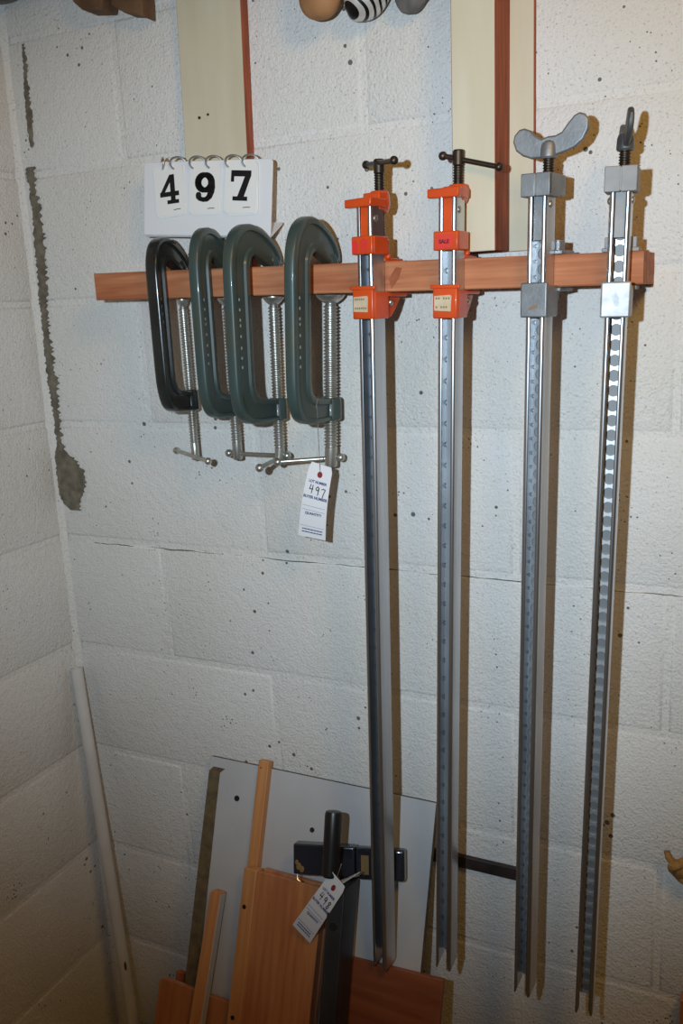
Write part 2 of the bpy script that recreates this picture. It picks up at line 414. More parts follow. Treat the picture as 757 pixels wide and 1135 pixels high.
# ------------------------------------------------------------------ bar clamps
BW, BD = .0235, .027
def make_bar(root, z0, z1, pitch, hr, web, name='bar'):
    """steel channel open to the front, standing from z0 to z1 in the root's frame"""
    mb = MB(); w, d = BW/2, BD/2; t = .0026; lip = .0056; cut = .015
    for s in (-1, 1):
        prof = [(w-lip, -d+.0005), (w-lip+.001, -d), (w-.0030, -d), (w-.0012, -d+.0008), (w-.0003, -d+.0022), (w, -d+.004), (w, d),
                (w-t, d), (w-t, -d+.0046), (w-.0036, -d+t), (w-lip, -d+t)]
        rr = []
        for z, k in ((z1, 0), (z0+.010, 0), (z0, 1)):
            rr.append([(s*(x if not (k and x < w-t-.0005) else w-t*1.15), y, z + (.007*(y+d)/BD if k else 0)) for x, y in prof])
        mb.loft(rr)
    # web with a row of dimples
    mb.slot = 2
    yi = d-.0032; wi = w-t+.0004; zb = z0+cut
    mb.box(-wi, wi, d-.0006, d, zb, z1)
    n = int((z1-zb)/pitch); y2 = yi
    K = 16
    for k in range(n):
        zc = zb+pitch*(k+.5); h = pitch/2
        out = []
        for i in range(K):
            a = 2*PI*(i+.5)/K; c, s_ = math.cos(a), math.sin(a)
            q = 1/max(abs(c)/1, abs(s_)/1); out.append((c*q*wi, y2, zc+s_*q*h))
        ring = lambda r, y: [(r*math.cos(2*PI*(i+.5)/K), y, zc+r*math.sin(2*PI*(i+.5)/K)) for i in range(K)]
        # square corners of the cell are met by snapping
        mb.loft([out, ring(hr, y2), ring(hr*.97, y2+.0024)], True, False)
        mb.slot = 1; mb._f([mb.bm.verts.new(p) for p in ring(hr*.98, y2+.0022)]); mb.slot = 2
    zz = zb+pitch*n
    mb.box(-wi, wi, yi, yi+.001, zz, z1)
    return mb.build(name, [M['steel'], M['dull'], web], root, smooth=40)

def screw_mesh(z0, z1, y, r, plain=.02, pitch=.0031):
    mb = MB(); L = z1-z0; prof = [(0, r*.8)]; t = .0
    while t < L-plain:
        prof += [(t+.0001, r*.82), (t+pitch*.3, r), (t+pitch*.55, r), (t+pitch*.85, r*.82)]; t += pitch
    prof += [(t+.001, r*1.06), (L-.0015, r*1.06), (L, r*.9)]
    return mb.lathe((0, y, z0), (0, y, z1), prof, 16)

def bar_root(label, p):
    x0, x1, y0, y1, tw = p
    up = Vector((x0-x1, y0-y1, 1.03)).normalized()
    xa = Vector((math.cos(tw), math.sin(tw), 0)); xa = (xa-up*xa.dot(up)).normalized(); ya = up.cross(xa)
    r = thing('bar_clamp', label, 'clamp', (x0, y0, .28), (0, 0, 0), 'steel bar clamps hanging from the rail')
    r.rotation_euler = Matrix((xa, ya, up)).transposed().to_euler()
    mw = Matrix.Translation((x0, y0, .28)) @ Matrix((xa, ya, up)).transposed().to_4x4()
    return r, mw.inverted()

def orange_clamp(label, p, zb, handle, zs, sale, pitch, kl):
    """zs: screw top, boss top, plate top, plate bottom, ring top, ring bottom, sleeve top, sleeve bottom (world z)"""
    root, inv = bar_root(label, p)
    z = [v-.28 for v in zs]
    make_bar(root, zb-.28, z[2]-.003, pitch, .0032, M['webmid'] if sale else M['webdark'])
    SY = .0225
    # top casting: front plate, nut boss, tongue in the channel
    h = MB()
    h.xz([(-.0215, z[3]), (.017, z[3]), (.0185, z[3]+.004), (.0185, z[2]), (-.0215, z[2]-.0012)], -.0235, -.0105)
    h.xz([(-.012, z[3]+.001), (.017, z[3]+.001), (.017, z[2]), (-.009, z[2])], -.0115, .014)
    hd = h.build('head', M['orange'], root, bevel=.0014)
    b = MB().lathe((0, SY, z[3]-.004), (0, SY, z[1]), [(0, .0105), (.003, .0125), (.010, .0145), (z[1]-z[3]-.002, .0135), (z[1]-z[3]+.003, .0115)], 8)
    b.box(-.0125, .0125, .004, SY, z[3]-.002, z[1]-.004)
    b.build('nut_boss', M['orange'], hd, bevel=.0012)
    MB().box(-.0058, .0058, -.0112, -.003, z[4]-.002, z[3]+.002).build('tongue', M['orange'], hd, bevel=.0006)
    for s_ in (-1, 1): MB().ball((s_*.0122, -.0035, z[3]-.013), .0042, sq=(.45, 1, 1)).build('rivet', M['zinc'], root)
    # moving jaw ring
    g = MB()
    g.box(-.0158, .0158, -.0182, -.0136, z[5], z[4]); g.box(-.0158, -.0121, -.0136, .017, z[5], z[4]); g.box(.0121, .0158, -.0136, .017, z[5], z[4])
    g.box(-.0158, .0158, .0138, .0185, z[5], z[4]); g.box(-.0095, .0095, .018, .030, z[5], z[4]-.002)
    ring = g.build('sliding_jaw', M['orange'], root, bevel=.0016)
    rt = rail_top(p[0]+.02)-.28
    j = MB().box(-.0125, .0125, .0140, .056, rt+.0004, rt+.0048).box(-.011, .011, .0140, .024, rt+.0040, z[5]+.002)
    j.build('jaw_plate', M['orange'], ring, bevel=.001)
    MB().ball((.0125, .022, rt+.0065), .0034).build('jaw_stop', M['orange'], ring)
    st = MB()
    if sale:
        st.box(-.0115, .0085, -.0187, -.0180, z[5]+.003, z[4]-.0035)
    else:
        st.xz([(-.0148, z[5]+.003), (-.006, z[5]+.002), (-.005, z[5]+.012), (-.0085, z[4]-.004), (-.0148, z[4]-.005)], -.0187, -.0180)
        st.xz([(-.002, z[5]+.004), (.008, z[5]+.003), (.010, z[4]-.006), (.003, z[4]-.002), (-.003, z[4]-.006)], -.0187, -.0180)
    sto = st.build('sticker', M['sticker'], ring, smooth=0); sto['label'] = 'red paper sticker'
    if sale: text_part('SALE', -.0015, (z[5]+z[4])/2-.0030, .0062, -.0189, M['ink'], sto, 'sticker_print')
    # screw and tee handle
    sc = screw_mesh(z[4]-.004, z[0], SY, .0066, .019).build('screw', M['darkscrew'], root, smooth=30)
    a, b2 = inv @ Vector(handle[0]), inv @ Vector(handle[1])
    MB().cyl(a, b2, .0031, 12).ball(a, .0054).ball(b2, .0054).build('handle', M['darkscrew'], sc, smooth=40)
    # lower sleeve with flange under the rail
    rb = rail_bot(p[0]+.02)-.28
    s = MB()
    s.box(-.0158, .0158, -.0190, -.0136, z[7], z[6]); s.box(-.0158, -.0120, -.0136, .018, z[7], z[6]-.006); s.box(.0120, .0158, -.0136, .018, z[7], z[6]-.006)
    s.box(-.0158, .0158, .0138, .018, z[7], z[6]-.008)
    sl = s.build('sleeve', M['orange'], root, bevel=.0018)
    MB().box(-.0190, .0190, -.0200, -.0152, z[6]-.004, z[6]+.0008).build('flange', M['orange'], sl, bevel=.001)
    MB().box(-.0160, .0160, .0150, .060, rb-.0052, rb-.0006).build('jaw_plate', M['orange'], sl, bevel=.001)
    MB().prism([(.016, rb-.006), (.052, rb-.006), (.040, z[7]+.012), (.030, z[7]+.002), (.016, z[7]+.001)], lambda q: (-.0105, q[0], q[1]), lambda q: (.0105, q[0], q[1])).build('dog', M['orange'], sl, bevel=.001)
    MB().ball((.0115, .026, z[7]+.020), .0045).build('dog_pin', M['zinc'], sl)
    lb = MB().xz([(-.0135, z[7]+.0095+kl), (.0078, z[7]+.0085+kl), (.0088, z[6]-.013), (.0072, z[6]-.0115), (-.0135, z[6]-.0125)], -.0197, -.0189).build('price_label', M['pricelabel'], sl, smooth=0)
    lb['label'] = 'worn tan price label'
    pm = MB()
    for row, zz in enumerate((z[7]+.0125+kl, z[6]-.0165)):
        for i in range(6):
            if random.random() < .8: pm.box(-.0115+i*.0032, -.0115+i*.0032+.002, -.0200, -.0195, zz, zz+.0022)
    pm.build('faded_print', M['fade'], lb, smooth=0)
    return root

def text_part(txt, x, z, size, y, m, parent, name, rot=None, mapf=None, align='CENTER'):
    cu = bpy.data.curves.new(name, 'FONT'); cu.body = txt; cu.size = size; cu.align_x = align; cu.extrude = .00012; cu.offset = size*.03
    tmp = bpy.data.objects.new(name, cu); COL.objects.link(tmp)
    bpy.context.view_layer.update()
    me = bpy.data.meshes.new_from_object(tmp.evaluated_get(bpy.context.evaluated_depsgraph_get()))
    bpy.data.objects.remove(tmp)
    for v in me.vertices:
        px, pz, d = v.co.x+x, v.co.y+z, v.co.z
        v.co = mapf(px, pz, y-d) if mapf else Vector((px, y-d, pz))
    me.materials.clear(); me.materials.append(m)
    o = bpy.data.objects.new(name, me); COL.objects.link(o); o.parent = parent
    return o

orange_clamp('orange headed bar clamp next to the C-clamps, its tee handle turned toward the room', (.6690, .6525, -.1045, -.1185, -.1934), -.739,
             ((.645, -.0525, .4075), (.712, -.120, .3985)), (.4085, .3715, .3595, .3485, .3146, .2925, .2537, .2137), False, .027, 0)
orange_clamp('orange headed bar clamp whose tee handle reaches over the narrow cream board', (.7757, .746, -.1045, -.1045, -.0413), -.7194,
             ((.7605, -.0825, .4025), (.8299, -.0825, .3828)), (.4075, .3690, .3615, .3500, .3128, .2905, .2503, .2110), True, .027, 0)

WING = [(45, 560), (50, 535), (70, 515), (90, 512), (115, 522), (137, 545), (160, 557), (185, 550), (212, 550), (238, 540), (262, 510), (285, 486), (305, 477), (325, 485),
        (340, 505), (340, 540), (322, 575), (290, 600), (255, 612), (215, 622), (160, 627), (120, 627), (85, 614), (57, 592)]
def grey_clamp(label, p, zb, zs, wing_z, yaw, wing_mat, cast, low, wscale, pitch, bright):
    """zs: screw nut bottom, block top, block bottom, tongue bottom, sleeve top, sleeve bottom"""
    root, inv = bar_root(label, p)
    z = [v-.28 for v in zs]
    make_bar(root, zb-.28, z[1]-.004, pitch, .0070, M['web'] if bright else M['webmid'])
    SY = .0205
    h = MB()
    for s in (-1, 1):
        x0, x1 = sorted((s*.0003, s*.0172)); h.box(x0, x1, -.0200, -.0137, z[2], z[1])
        x0, x1 = sorted((s*.0120, s*.0172)); h.box(x0, x1, -.0137, .016, z[2], z[1])
    h.box(-.0172, .0172, -.0198, -.0138, z[2]+.001, z[1]-.001)
    h.box(-.0172, .0172, .0138, .032, z[2]+.002, z[1])
    hd = h.build('head_block', cast, root, bevel=.0010)
    MB().box(-.0056, .0056, -.0085, .002, z[3], z[2]+.001).build('tongue', cast, root, bevel=.0004)
    for s in (-1, 1): MB().ball((s*.0120, -.002, z[2]-.008), .0040, sq=(.7, 1, 1)).build('rivet', M['zinc'], root)
    sc = screw_mesh(z[2]-.002, z[0]+.004, SY, .0066, .006).build('screw', M['darkscrew'], root, smooth=30)
    sc['label'] = 'dark threaded screw'
    w = MB(); k = .000278*wscale
    pts = [((x-188)*k, (618-y)*k) for x, y in WING]
    R = Matrix.Translation((0, SY, z[0])) @ Matrix.Rotation(yaw, 4, 'Z')
    w.prism(pts, lambda q: R @ Vector((q[0], -.0032, q[1])), lambda q: R @ Vector((q[0], .0032, q[1])))
    wn = w.build('wing_nut', wing_mat, root, bevel=.0022, seg=3)
    wn['label'] = 'grey cast wing nut'
    MB().lathe(R @ Vector((0, 0, -.004)), R @ Vector((0, 0, .021)), [(0, .0085), (.002, .0098), (.013, .0092), (.017, .0078), (.0195, .004)], 18).build('hub', wing_mat, wn)
    # jaw pressed on the rail from above
    rt = rail_top(p[0]+.012)-.28
    j = MB().box(-.0205, .0205, .0155, .058, rt+.0005, rt+.0048)
    for s in (-1, 1):
        x0, x1 = sorted((s*.0125, s*.0175)); j.box(x0, x1, .016, .034, rt+.0045, rt+.0165)
    j.box(-.0125, .0125, .0142, .030, rt+.0045, rt+.017)
    j.build('sliding_jaw', cast, root, bevel=.0008)
    # sleeve below the rail
    rb = rail_bot(p[0]+.012)-.28
    s_ = MB()
    s_.box(-.0162, .0162, -.0185, -.0137, z[5], z[4]); s_.box(-.0162, -.0122, -.0137, .019, z[5], z[4]-.004); s_.box(.0122, .0162, -.0137, .019, z[5], z[4]-.004)
    s_.box(-.0162, .0162, .0139, .019, z[5], z[4]-.006)
    sl = s_.build('sleeve', low, root, bevel=.0022, seg=3)
    pl = MB().box(-.0195, .0195, .0150, .060, rb-.0050, rb-.0006)
    pl.prism([(.019, rb-.005), (.045, rb-.005), (.034, z[5]+.010), (.019, z[5]+.004)], lambda q: (-.009, q[0], q[1]), lambda q: (.009, q[0], q[1]))
    pl.build('jaw_plate', cast, sl, bevel=.0008)
    sp = MB().xz([(-.004, (z[4]+z[5])/2+.004), (0, (z[4]+z[5])/2+.008), (.004, (z[4]+z[5])/2+.002), (.0035, (z[4]+z[5])/2-.008), (-.001, (z[4]+z[5])/2-.007)] if bright else
                 [(-.006, z[5]+.008), (.003, z[5]+.010), (.006, z[5]+.016), (.002, z[5]+.014), (-.005, z[5]+.012)], -.01865, -.0184)
    sp.build('wear_spot', M['cast'] if bright else M['fade'], sl, smooth=0)
    return root
grey_clamp('grey bar clamp with a wide wing nut seen face on, third of the bar clamps', (.8845, .8636, -.1045, -.1041, -.1248), -.7235,
           (.3895, .3668, .3418, .2945, .2479, .2082), .39, .05, M['cast'], M['cast'], M['cast'], 1.07, .0175, False)
grey_clamp('bright grey bar clamp with wing nut edge on, at the right end of the rail', (.9731, .947, -.1045, -.1042, .0823), -.7258,
           (.3885, .3650, .3385, .2912, .2441, .2049), .39, math.radians(-78), M['darkcast'], M['castbright'], M['worn'], .93, .0175, True)

# ------------------------------------------------------------------ number sign on the clamps
sgn = thing('number_sign', 'white plastic sign with flip cards reading 497, propped on the C-clamps', 'sign', (.2800, -.052, .3450), (-.05, math.radians(4.6), 0))
SW, SH = .2160, .104
pn = MB(); 
def rrect(x0, x1, z0, z1, r, n=4):
    q = []
    for cx, cz, a in ((x1-r, z1-r, 0), (x0+r, z1-r, PI/2), (x0+r, z0+r, PI), (x1-r, z0+r, 1.5*PI)):
        q += [(cx+r*math.cos(a+PI/2*i/n), cz+r*math.sin(a+PI/2*i/n)) for i in range(n+1)]
    return q
pn.xz(rrect(0, SW, 0, SH, .005), 0, .0032)
panel = pn.build('panel', M['plastic'], sgn, bevel=.0006, seg=1)
MB().prism([(0, 0), (.0032, 0), (.036, .022), (.034, .0245), (.0032, .0042), (0, .0035)], lambda q: (.001, q[0], q[1]), lambda q: (SW-.001, q[0], q[1])).build('foot_lip', M['plastic'], sgn, bevel=.0004, seg=1)
def digit(ch, x, z, w, h, y):
    mb = MB(); P = lambda pts: [(x+a*w, z+b*h) for a, b in pts]
    if ch == '4':
        mb.xz(P([(.56, .10), (.80, .10), (.80, 1), (.56, 1)]), y-.0004, y)
        mb.xz(P([(.0, .26), (1, .26), (1, .42), (.0, .42)]), y-.00045, y)
        mb.xz(P([(.0, .36), (.20, .36), (.80, 1), (.56, 1)]), y-.0005, y)
        mb.xz(P([(.36, .0), (.97, .0), (.97, .13), (.36, .13)]), y-.00055, y)
    elif ch == '7':
        mb.xz(P([(.02, .80), (1, .80), (1, 1), (.02, 1)]), y-.0004, y)
        mb.xz(P([(.02, .62), (.17, .62), (.17, .85), (.02, .85)]), y-.00045, y)
        mb.xz(P([(.34, .08), (.66, .08), (1, .84), (.72, .84)]), y-.0005, y)
        mb.xz(P([(.14, .0), (.86, .0), (.86, .14), (.14, .14)]), y-.00055, y)
    else:
        pts, ws = [], []
        for i in range(25):
            a = 2*PI*i/24; pts.append((x+w*(.5+.34*math.cos(a)), z+h*(.655+.255*math.sin(a)))); ws.append(w*(.20+.13*abs(math.cos(a))))
        mb.ribbon(pts, .01, y-.0004, y, ws)
        pts = [(.84, .66), (.86, .5), (.84, .36), (.76, .2), (.62, .095), (.44, .075), (.27, .11), (.17, .19)]
        mb.ribbon(P(pts), .01, y-.00045, y, [w*.34, w*.33, w*.31, w*.27, w*.21, w*.18, w*.20, w*.26])
        mb.ball((x+.19*w, y, z+.22*h), w*.15, sq=(1, .02, 1))
    return mb
for i, (ch, cx, cz, rot, nb) in enumerate((('4', .0470, .0640, math.radians(-6), 2), ('9', .1080, .0665, math.radians(1), 2), ('7', .1680, .0675, math.radians(2), 3))):
    for k in range(nb):
        c = MB().xz(rrect(-.0255, .0255, -.0345, .0345, .006), -.0007, 0)
        off = nb-1-k
        o = c.build('card', M['card'], sgn, smooth=0)
        o.location = (cx+off*.0012, -.0012-.0011*k, cz-off*.0016); o.rotation_euler = (0, rot-off*.035, 0)
        if k == nb-1:
            digit(ch, -.0160, -.0185, .033, .0400, -.0008).build('numeral', M['ink'], o, smooth=0)
            d = MB().ribbon([(.006, -.0275), (.0115, -.0268), (.0175, -.0268)], .0009, -.0011, -.0007); d.build('print', M['ink'], o, smooth=0)
    for j, dx in enumerate((-.0150, .0125)):
        pts = []
        yaw = {0: (.8, -.9)}.get(i, (-.95, -.95))[j]
        for q in range(17):
            a = math.radians(-60+300*q/16)
            r = .0125; yy = -r*math.cos(a); zz = r*math.sin(a)*.72
            pts.append((cx+dx+math.sin(yaw)*(-yy)*.9, .001+yy*math.cos(yaw), SH-.0030+zz))
        MB().tube(pts, .0015, 8).build('ring', M['chrome'], sgn)

# ------------------------------------------------------------------ paper lot tags
STROKES = {'4': [[(.30, 1), (.10, .45), (.85, .50)], [(.72, .95), (.62, 0)]],
           '9': [[(.80, .80), (.50, 1), (.20, .80), (.30, .55), (.60, .55), (.80, .80), (.74, .4), (.66, 0)]],
           '7': [[(.10, .88), (.45, .98), (.85, .92), (.62, .45), (.45, -.05)]],
           '8': [[(.78, .85), (.45, 1), (.22, .78), (.50, .55), (.74, .28), (.48, .0), (.20, .2), (.45, .5), (.80, .88)]]}
def lot_tag(label, TL, TR, BL, BR, number, string, bow):
    """paper tag spanned by four world corners; bow bends it forward"""
    TL, TR, BL, BR = map(Vector, (TL, TR, BL, BR))
    hole = TL.lerp(TR, .52).lerp(BL.lerp(BR, .52), .13)
    root = thing('lot_tag', label, 'tag', hole)
    nrm = (TR-TL).cross(BL-TL).normalized()
    if nrm.y > 0: nrm = -nrm
    W_, H_ = .043, .112
    def mp(x, z, y):      # x 0..W, z 0..H (0 at the bottom), y<0 toward the room
        u, v = x/W_, 1-z/H_
        p = TL.lerp(TR, u).lerp(BL.lerp(BR, u), v)
        return p+nrm*(bow*math.sin(PI*v)-y)-hole
    mb = MB(); n = 14
    # clipped top corners
    for y, fl in ((0, 0), (.0004, 1)):
        pass
    rows = []
    for k in range(n+1):
        v = k/n; z = H_*(1-v); m = .0 if v > .06 else .003*(1-v/.06)
        rows.append([(m, z, 0), (W_-m, z, 0), (W_-m, z, .0005), (m, z, .0005)])
    mb.loft([[mp(*q) for q in r] for r in rows])
    paper = mb.build('paper', M['paper'], root, smooth=50)
    e = MB(); ring = [[mp(W_*.52+r*math.cos(2*PI*i/16), H_*.87+r*math.sin(2*PI*i/16), y) for i in range(16)] for r, y in ((.0046, -.0001), (.0045, -.0005), (.0014, -.0005), (.0012, -.0002))]
    e.loft(ring); e.build('eyelet', M['redspot'], paper)
    hw = MB()
    for i, ch in enumerate(number):
        for st in STROKES[ch]:
            hw.ribbon([(.0085+i*.0105+.0085*a, H_*.615+.0125*b-.0012*i) for a, b in st], .0011, -.0009, -.0003, mapf=mp)
    hw.build('handwriting', M['ink'], paper, smooth=0)
    for t, z, s in (('LOT NUMBER', .752, .0052), ('BUYER NUMBER', .545, .0057), ('QUANTITY', .325, .0054)):
        text_part(t, W_*.5, H_*z, s, -.0004, M['blueink'], paper, 'printed_words', mapf=mp)
    ln = MB()
    for z in (.44, .385, .16): MB().ribbon([(.002, H_*z), (W_-.003, H_*z)], .0003, -.0006, -.0003, mapf=mp).build('ruled_line', M['blueink'], paper, smooth=0)
    for row, z in enumerate((.115, .075)):
        x = .006
        while x < W_-.008:
            l = random.uniform(.002, .0045); ln.ribbon([(x, H_*z), (x+l, H_*z)], .0016, -.0006, -.0003, mapf=mp); x += l+.0012
    ln.build('small_print', M['blueink'], paper, smooth=0)
    MB().tube([Vector(p)-hole for p in string]+[nrm*.001], .0005, 6).build('string', M['zinc'], root)
    return root
lot_tag('white paper lot tag numbered 497 hanging under the fourth C-clamp', (.5539, -.080, .0212), (.5888, -.080, .0122), (.5270, -.080, -.0880), (.5710, -.080, -.0935), '497',
        [(.584, -.112, .100), (.5835, -.103, .1135), (.5765, -.095, .110), (.574, -.090, .06)], .006)
lot_tag('white paper lot tag numbered 498 tied to the black fence by the wooden box', (.5930, -.158, -.5705), (.6150, -.158, -.5925), (.5105, -.142, -.6960), (.5385, -.140, -.7220), '498',
        [(.606, -.150, -.560), (.604, -.156, -.570)], .003)

# ------------------------------------------------------------------ things leaning in the corner
def lean(name, label, cat, x, ytop, ztop, k, yaw=0, group=None):
    """root on the floor; local front face at y=0 facing the room; returns root and the length up to ztop"""
    th = math.atan(k)
    yb = ytop-k*(ztop-FLOOR)
    root = thing(name, label, cat, (x, yb, FLOOR), (-th, 0, yaw), group)
    return root, (ztop-FLOOR)/math.cos(th)

# white pipe
p0, p1 = Vector((.1472, -.1072, FLOOR+.0015)), Vector((.0165, -.0245, -.388))
pipe = thing('plastic_pipe', 'thin white plastic pipe standing in the corner', 'pipe', p0)
L = (p1-p0).length; pm = MB()
pm.lathe((0, 0, 0), p1-p0, [(0, .0085), (0, .0107), (L, .0107), (L, .0085), (L-.06, .0085), (L-.06, .002)], 24)
pm.build('tube', M['pvc'], pipe, smooth=40)
d = (p1-p0).normalized(); q = (p1-p0)-d*.006
MB().lathe(q-d*.02, q, [(0, .0084), (.02, .0084)], 20).build('bore', M['hole'], pipe)
st = MB(); c = (p1-p0)*.425+Vector((.0093, -.0062, 0)); st.ball(c, .010, sq=(.25, .25, 1)); st.build('stain', M['chip'], pipe)

# grey laminated board
r, H = lean('laminated_board', 'large grey laminated board leaning on the wall behind the wood pieces', 'board', .290, -.0145, -.5165, .362)
W_ = .4140; mb = MB(); T = .0105
mb.box(0, W_, 0, T, .012, H)
o = mb.build('panel', [M['laminate'], M['chip']], r, bevel=.0006, seg=1, smooth=0)
for f_ in o.data.polygons:
    if abs(f_.normal.y) < .5: f_.material_index = 1
rows = []
for i in range(70):
    z = H-.012-i*(H-.05)/69
    rows.append([(.001, .0002, z), (.001, -.0009, z), (.0225+i*.00014+random.uniform(-.0006, .0006), -.0009, z), (.0225+i*.00014, .0002, z)])
rows[0] = [(p[0]*.9+.012 if p[0] > .01 else p[0]+.008, p[1], p[2]-.004) for p in rows[0]]
MB().loft(rows).build('bare_strip', M['chip'], r)['label'] = 'bare brown strip along the left edge'
MB().cyl((.062, .0002, H-.060), (.062, -.0012, H-.060), .0048, 14).build('bolt_hole', M['hole'], r)
MB().cyl((.209, .0002, H-.082), (.209, -.0016, H-.082), .0040, 12).cyl((.209, -.001, H-.082), (.209, -.003, H-.082), .0022, 8).build('screw_head', M['rust'], r)

# tall thin batten
r, H = lean('wooden_batten', 'tall square wooden batten leaning against the grey board', 'batten', .3940, -.0240, -.4985, .362)
MB().box(0, .0195, 0, .0145, .012, H).build('strip', M['maple2'], r, bevel=.0012)
MB().cyl((.006, .0004, H-.012), (.006, -.0006, H-.012), .0012, 8).build('nail_hole', M['hole'], r)

# low wooden board on the left
r, H = lean('wooden_board', 'low orange wooden board leaning at the far left of the pile', 'board', .2480, -.1550, -.8640, .362)
MB().xz([(0, .004), (.142, .004), (.142, H-.004), (.008, H-.001), (.0025, H-.004), (0, H-.010)], 0, .0095).build('panel', M['maple'], r, bevel=.0012)
# small dark block peeping out behind it
r, H = lean('wood_offcut', 'small dark wood end peeping over the low orange board', 'wood', .2560, -.1215, -.8765, .362)
MB().box(0, .0175, 0, .010, .004, H).build('block', M['redwood'], r, bevel=.002)

# short batten with a grey face
r, H = lean('edged_batten', 'short wooden batten with a grey laminated side in front of the grey board', 'batten', .3310, -.1030, -.7090, .47)
MB().xz([(0, .010), (.0205, .010), (.0205, H-.001), (.018, H), (.004, H), (0, H-.005)], 0, .0165).build('strip', M['maple2'], r, bevel=.0008)
MB().box(.0205, .0217, .0008, .0160, .010, H-.003).build('grey_face', M['laminate'], r, bevel=.0003)['label'] = 'grey laminated side'
MB().box(.0205, .0217, .0160, .0168, .010, H-.002).build('shade_line', M['hole'], r)  # dark sliver standing in for the batten's shadow on the grey board

# wooden box
r, H = lean('wooden_box', 'shallow orange wooden box with a grooved top rim, in front of the battens', 'box', .4020, -.1030, -.6490, .362)
W_, T = .1440, .034
MB().box(.024, W_, .0, .006, .012, H).build('front_panel', M['maple'], r, bevel=.0012)
MB().box(0, .024, .0, .0215, .012, H).build('stile', M['maple2'], r, bevel=.0014)
MB().box(.024, W_, .022, T, .012, H-.0015).build('back_panel', M['maple'], r, bevel=.0012)
MB().box(W_-.014, W_-.001, .006, .022, .012, H-.002).build('stile', M['maple'], r, bevel=.001)
MB().box(.024, W_-.014, .006, .022, .012, H-.014).build('inset', M['brownply'], r, bevel=.0008)
for hx, hz in ((.0085, .060), (.0095, .232)): MB().cyl((hx, .0004, H-hz), (hx, -.0006, H-hz), .0036, 12).build('screw_hole', M['hole'], r)

# brown plywood at the right
r, H = lean('plywood_panel', 'low reddish brown plywood panel leaning at the right below the first bar clamp', 'board', .5900, -.1110, -.7485, .362)
MB().xz([(0, .004), (.1535, .004), (.1535, H+.0040), (0, H-.0035)], 0, .010).build('panel', M['brownply'], r, bevel=.0010)

# saw fence: square tube, cross head, handle
k = .34
r, H = lean('saw_fence', 'black steel saw fence with cross head and lever handle standing in the pile', 'saw fence', .5830, -.1390, -.6050, k, math.radians(4))
r.location.x += .0125
MB().box(0, .0265, 0, .057, .014, H-.004).build('tube', M['fence'], r, bevel=.0022, seg=3)
MB().cyl((.012, .0006, H-.062), (.012, -.0012, H-.062), .0058, 16).build('bolt', M['blackplastic'], r)
MB().cyl((.012, -.0010, H-.062), (.012, -.0018, H-.062), .0028, 10).build('bolt_socket', M['hole'], r)
hd = MB()
R = Matrix.Translation((.012, .047, H+.022)) @ Matrix.Rotation(math.radians(7), 4, 'Z') @ Matrix.Rotation(math.radians(-5.0), 4, 'Y')
hd.box(-.086, .012, -.012, .010, -.0225, .0235, R); 
cr = hd.build('cross_head', M['blackgloss'], r, bevel=.003, seg=3)
MB().box(.0125, .0885, -.010, .008, -.0240, .0225, R).build('cross_head_plate', M['blackgloss'], r, bevel=.004, seg=3)
MB().box(.022, .034, -.0115, -.0098, -.016, .012, R).build('brass_slot', M['yellow'], cr)
sti = MB()
for (x, z, rr) in ((-.077, -.010, .0045), (-.072, -.014, .004), (-.080, -.004, .003)): sti.ball(R @ Vector((x, -.0122, z)), rr, sq=(1, .12, 1.3))
sti.build('yellow_smear', M['yellow'], cr)
MB().tube([R @ Vector((-.080, -.010, -.0225)), R @ Vector((-.079, -.012, -.030)), R @ Vector((-.074, -.012, -.033))], .0014, 6).build('hook', M['chrome'], cr)
hA = Vector((.0085, -.020, H+.014)); hB = Vector((.0050, -.014, H+.108))
dd = (hB-hA).length
lv = MB().cyl((.010, .010, H-.008), hA+(hB-hA)*.2, .005, 10).build('lever', M['fence'], r)
MB().lathe(hA, hB, [(0, .0095), (.003, .0122), (dd*.5, .0126), (dd-.006, .0131), (dd-.001, .0118), (dd, .009)], 22).build('grip', M['blackplastic'], lv, smooth=40)
wi = MB()
for s in range(4):
    a0 = random.uniform(-.02, .0); wi.tube([(.004+s*.006, -.001, H-.006+.002*s), (.014+s*.003, -.008, H+.004), (.028+s*.006, .004, H+.010+s*.004), (.040+s*.002, .020, H+.012+s*.002)], .0008, 5)
wi.build('wire_tie', M['zinc'], r)

# flat steel bar behind the bar clamps
o = MB().box(0, .246, 0, .008, -.0098, .0098).build('flat_bar', M['rust'], bevel=.0006, seg=1); o.location = (.600, -.0090, -.6125)
tag(o, 'dark flat steel bar against the wall behind the second and third bar clamps', 'bar')

# added unseen shelf shades the wall top; odds and ends hang under it
sh = MB().box(.0, 1.25, -.30, -.0, .735, .755).build('trim_2', M['ceil'], bevel=.001); struct(sh, 'added wooden shelf, unseen above the frame, shading the wall top')
def lump(path, rs, name, label, cat, m, seg=20, amp=.12, flat=.75, fr=3):
    root = Vector(path[0]); mb = MB(); rings = []
    ph = [random.uniform(0, 6) for _ in range(4)]
    n = len(path)
    for i, (p, rr) in enumerate(zip(path, rs)):
        p = Vector(p)-root; ring = []
        for k in range(seg):
            a = 2*PI*k/seg
            q = rr*(1+amp*math.sin(fr*a+ph[0]+i*.7)+amp*.6*math.sin((fr+2)*a+ph[1]-i*.5))
            ring.append(p+Vector((q*math.cos(a), q*math.sin(a)*flat, amp*.5*rr*math.sin(2*a+ph[2]+i))))
        rings.append(ring)
    o = mb.loft(rings).build(name, m, smooth=60, loc=root)
    sb = o.modifiers.new('Subsurf', 'SUBSURF'); sb.levels = 1; sb.render_levels = 2
    return tag(o, label, cat)
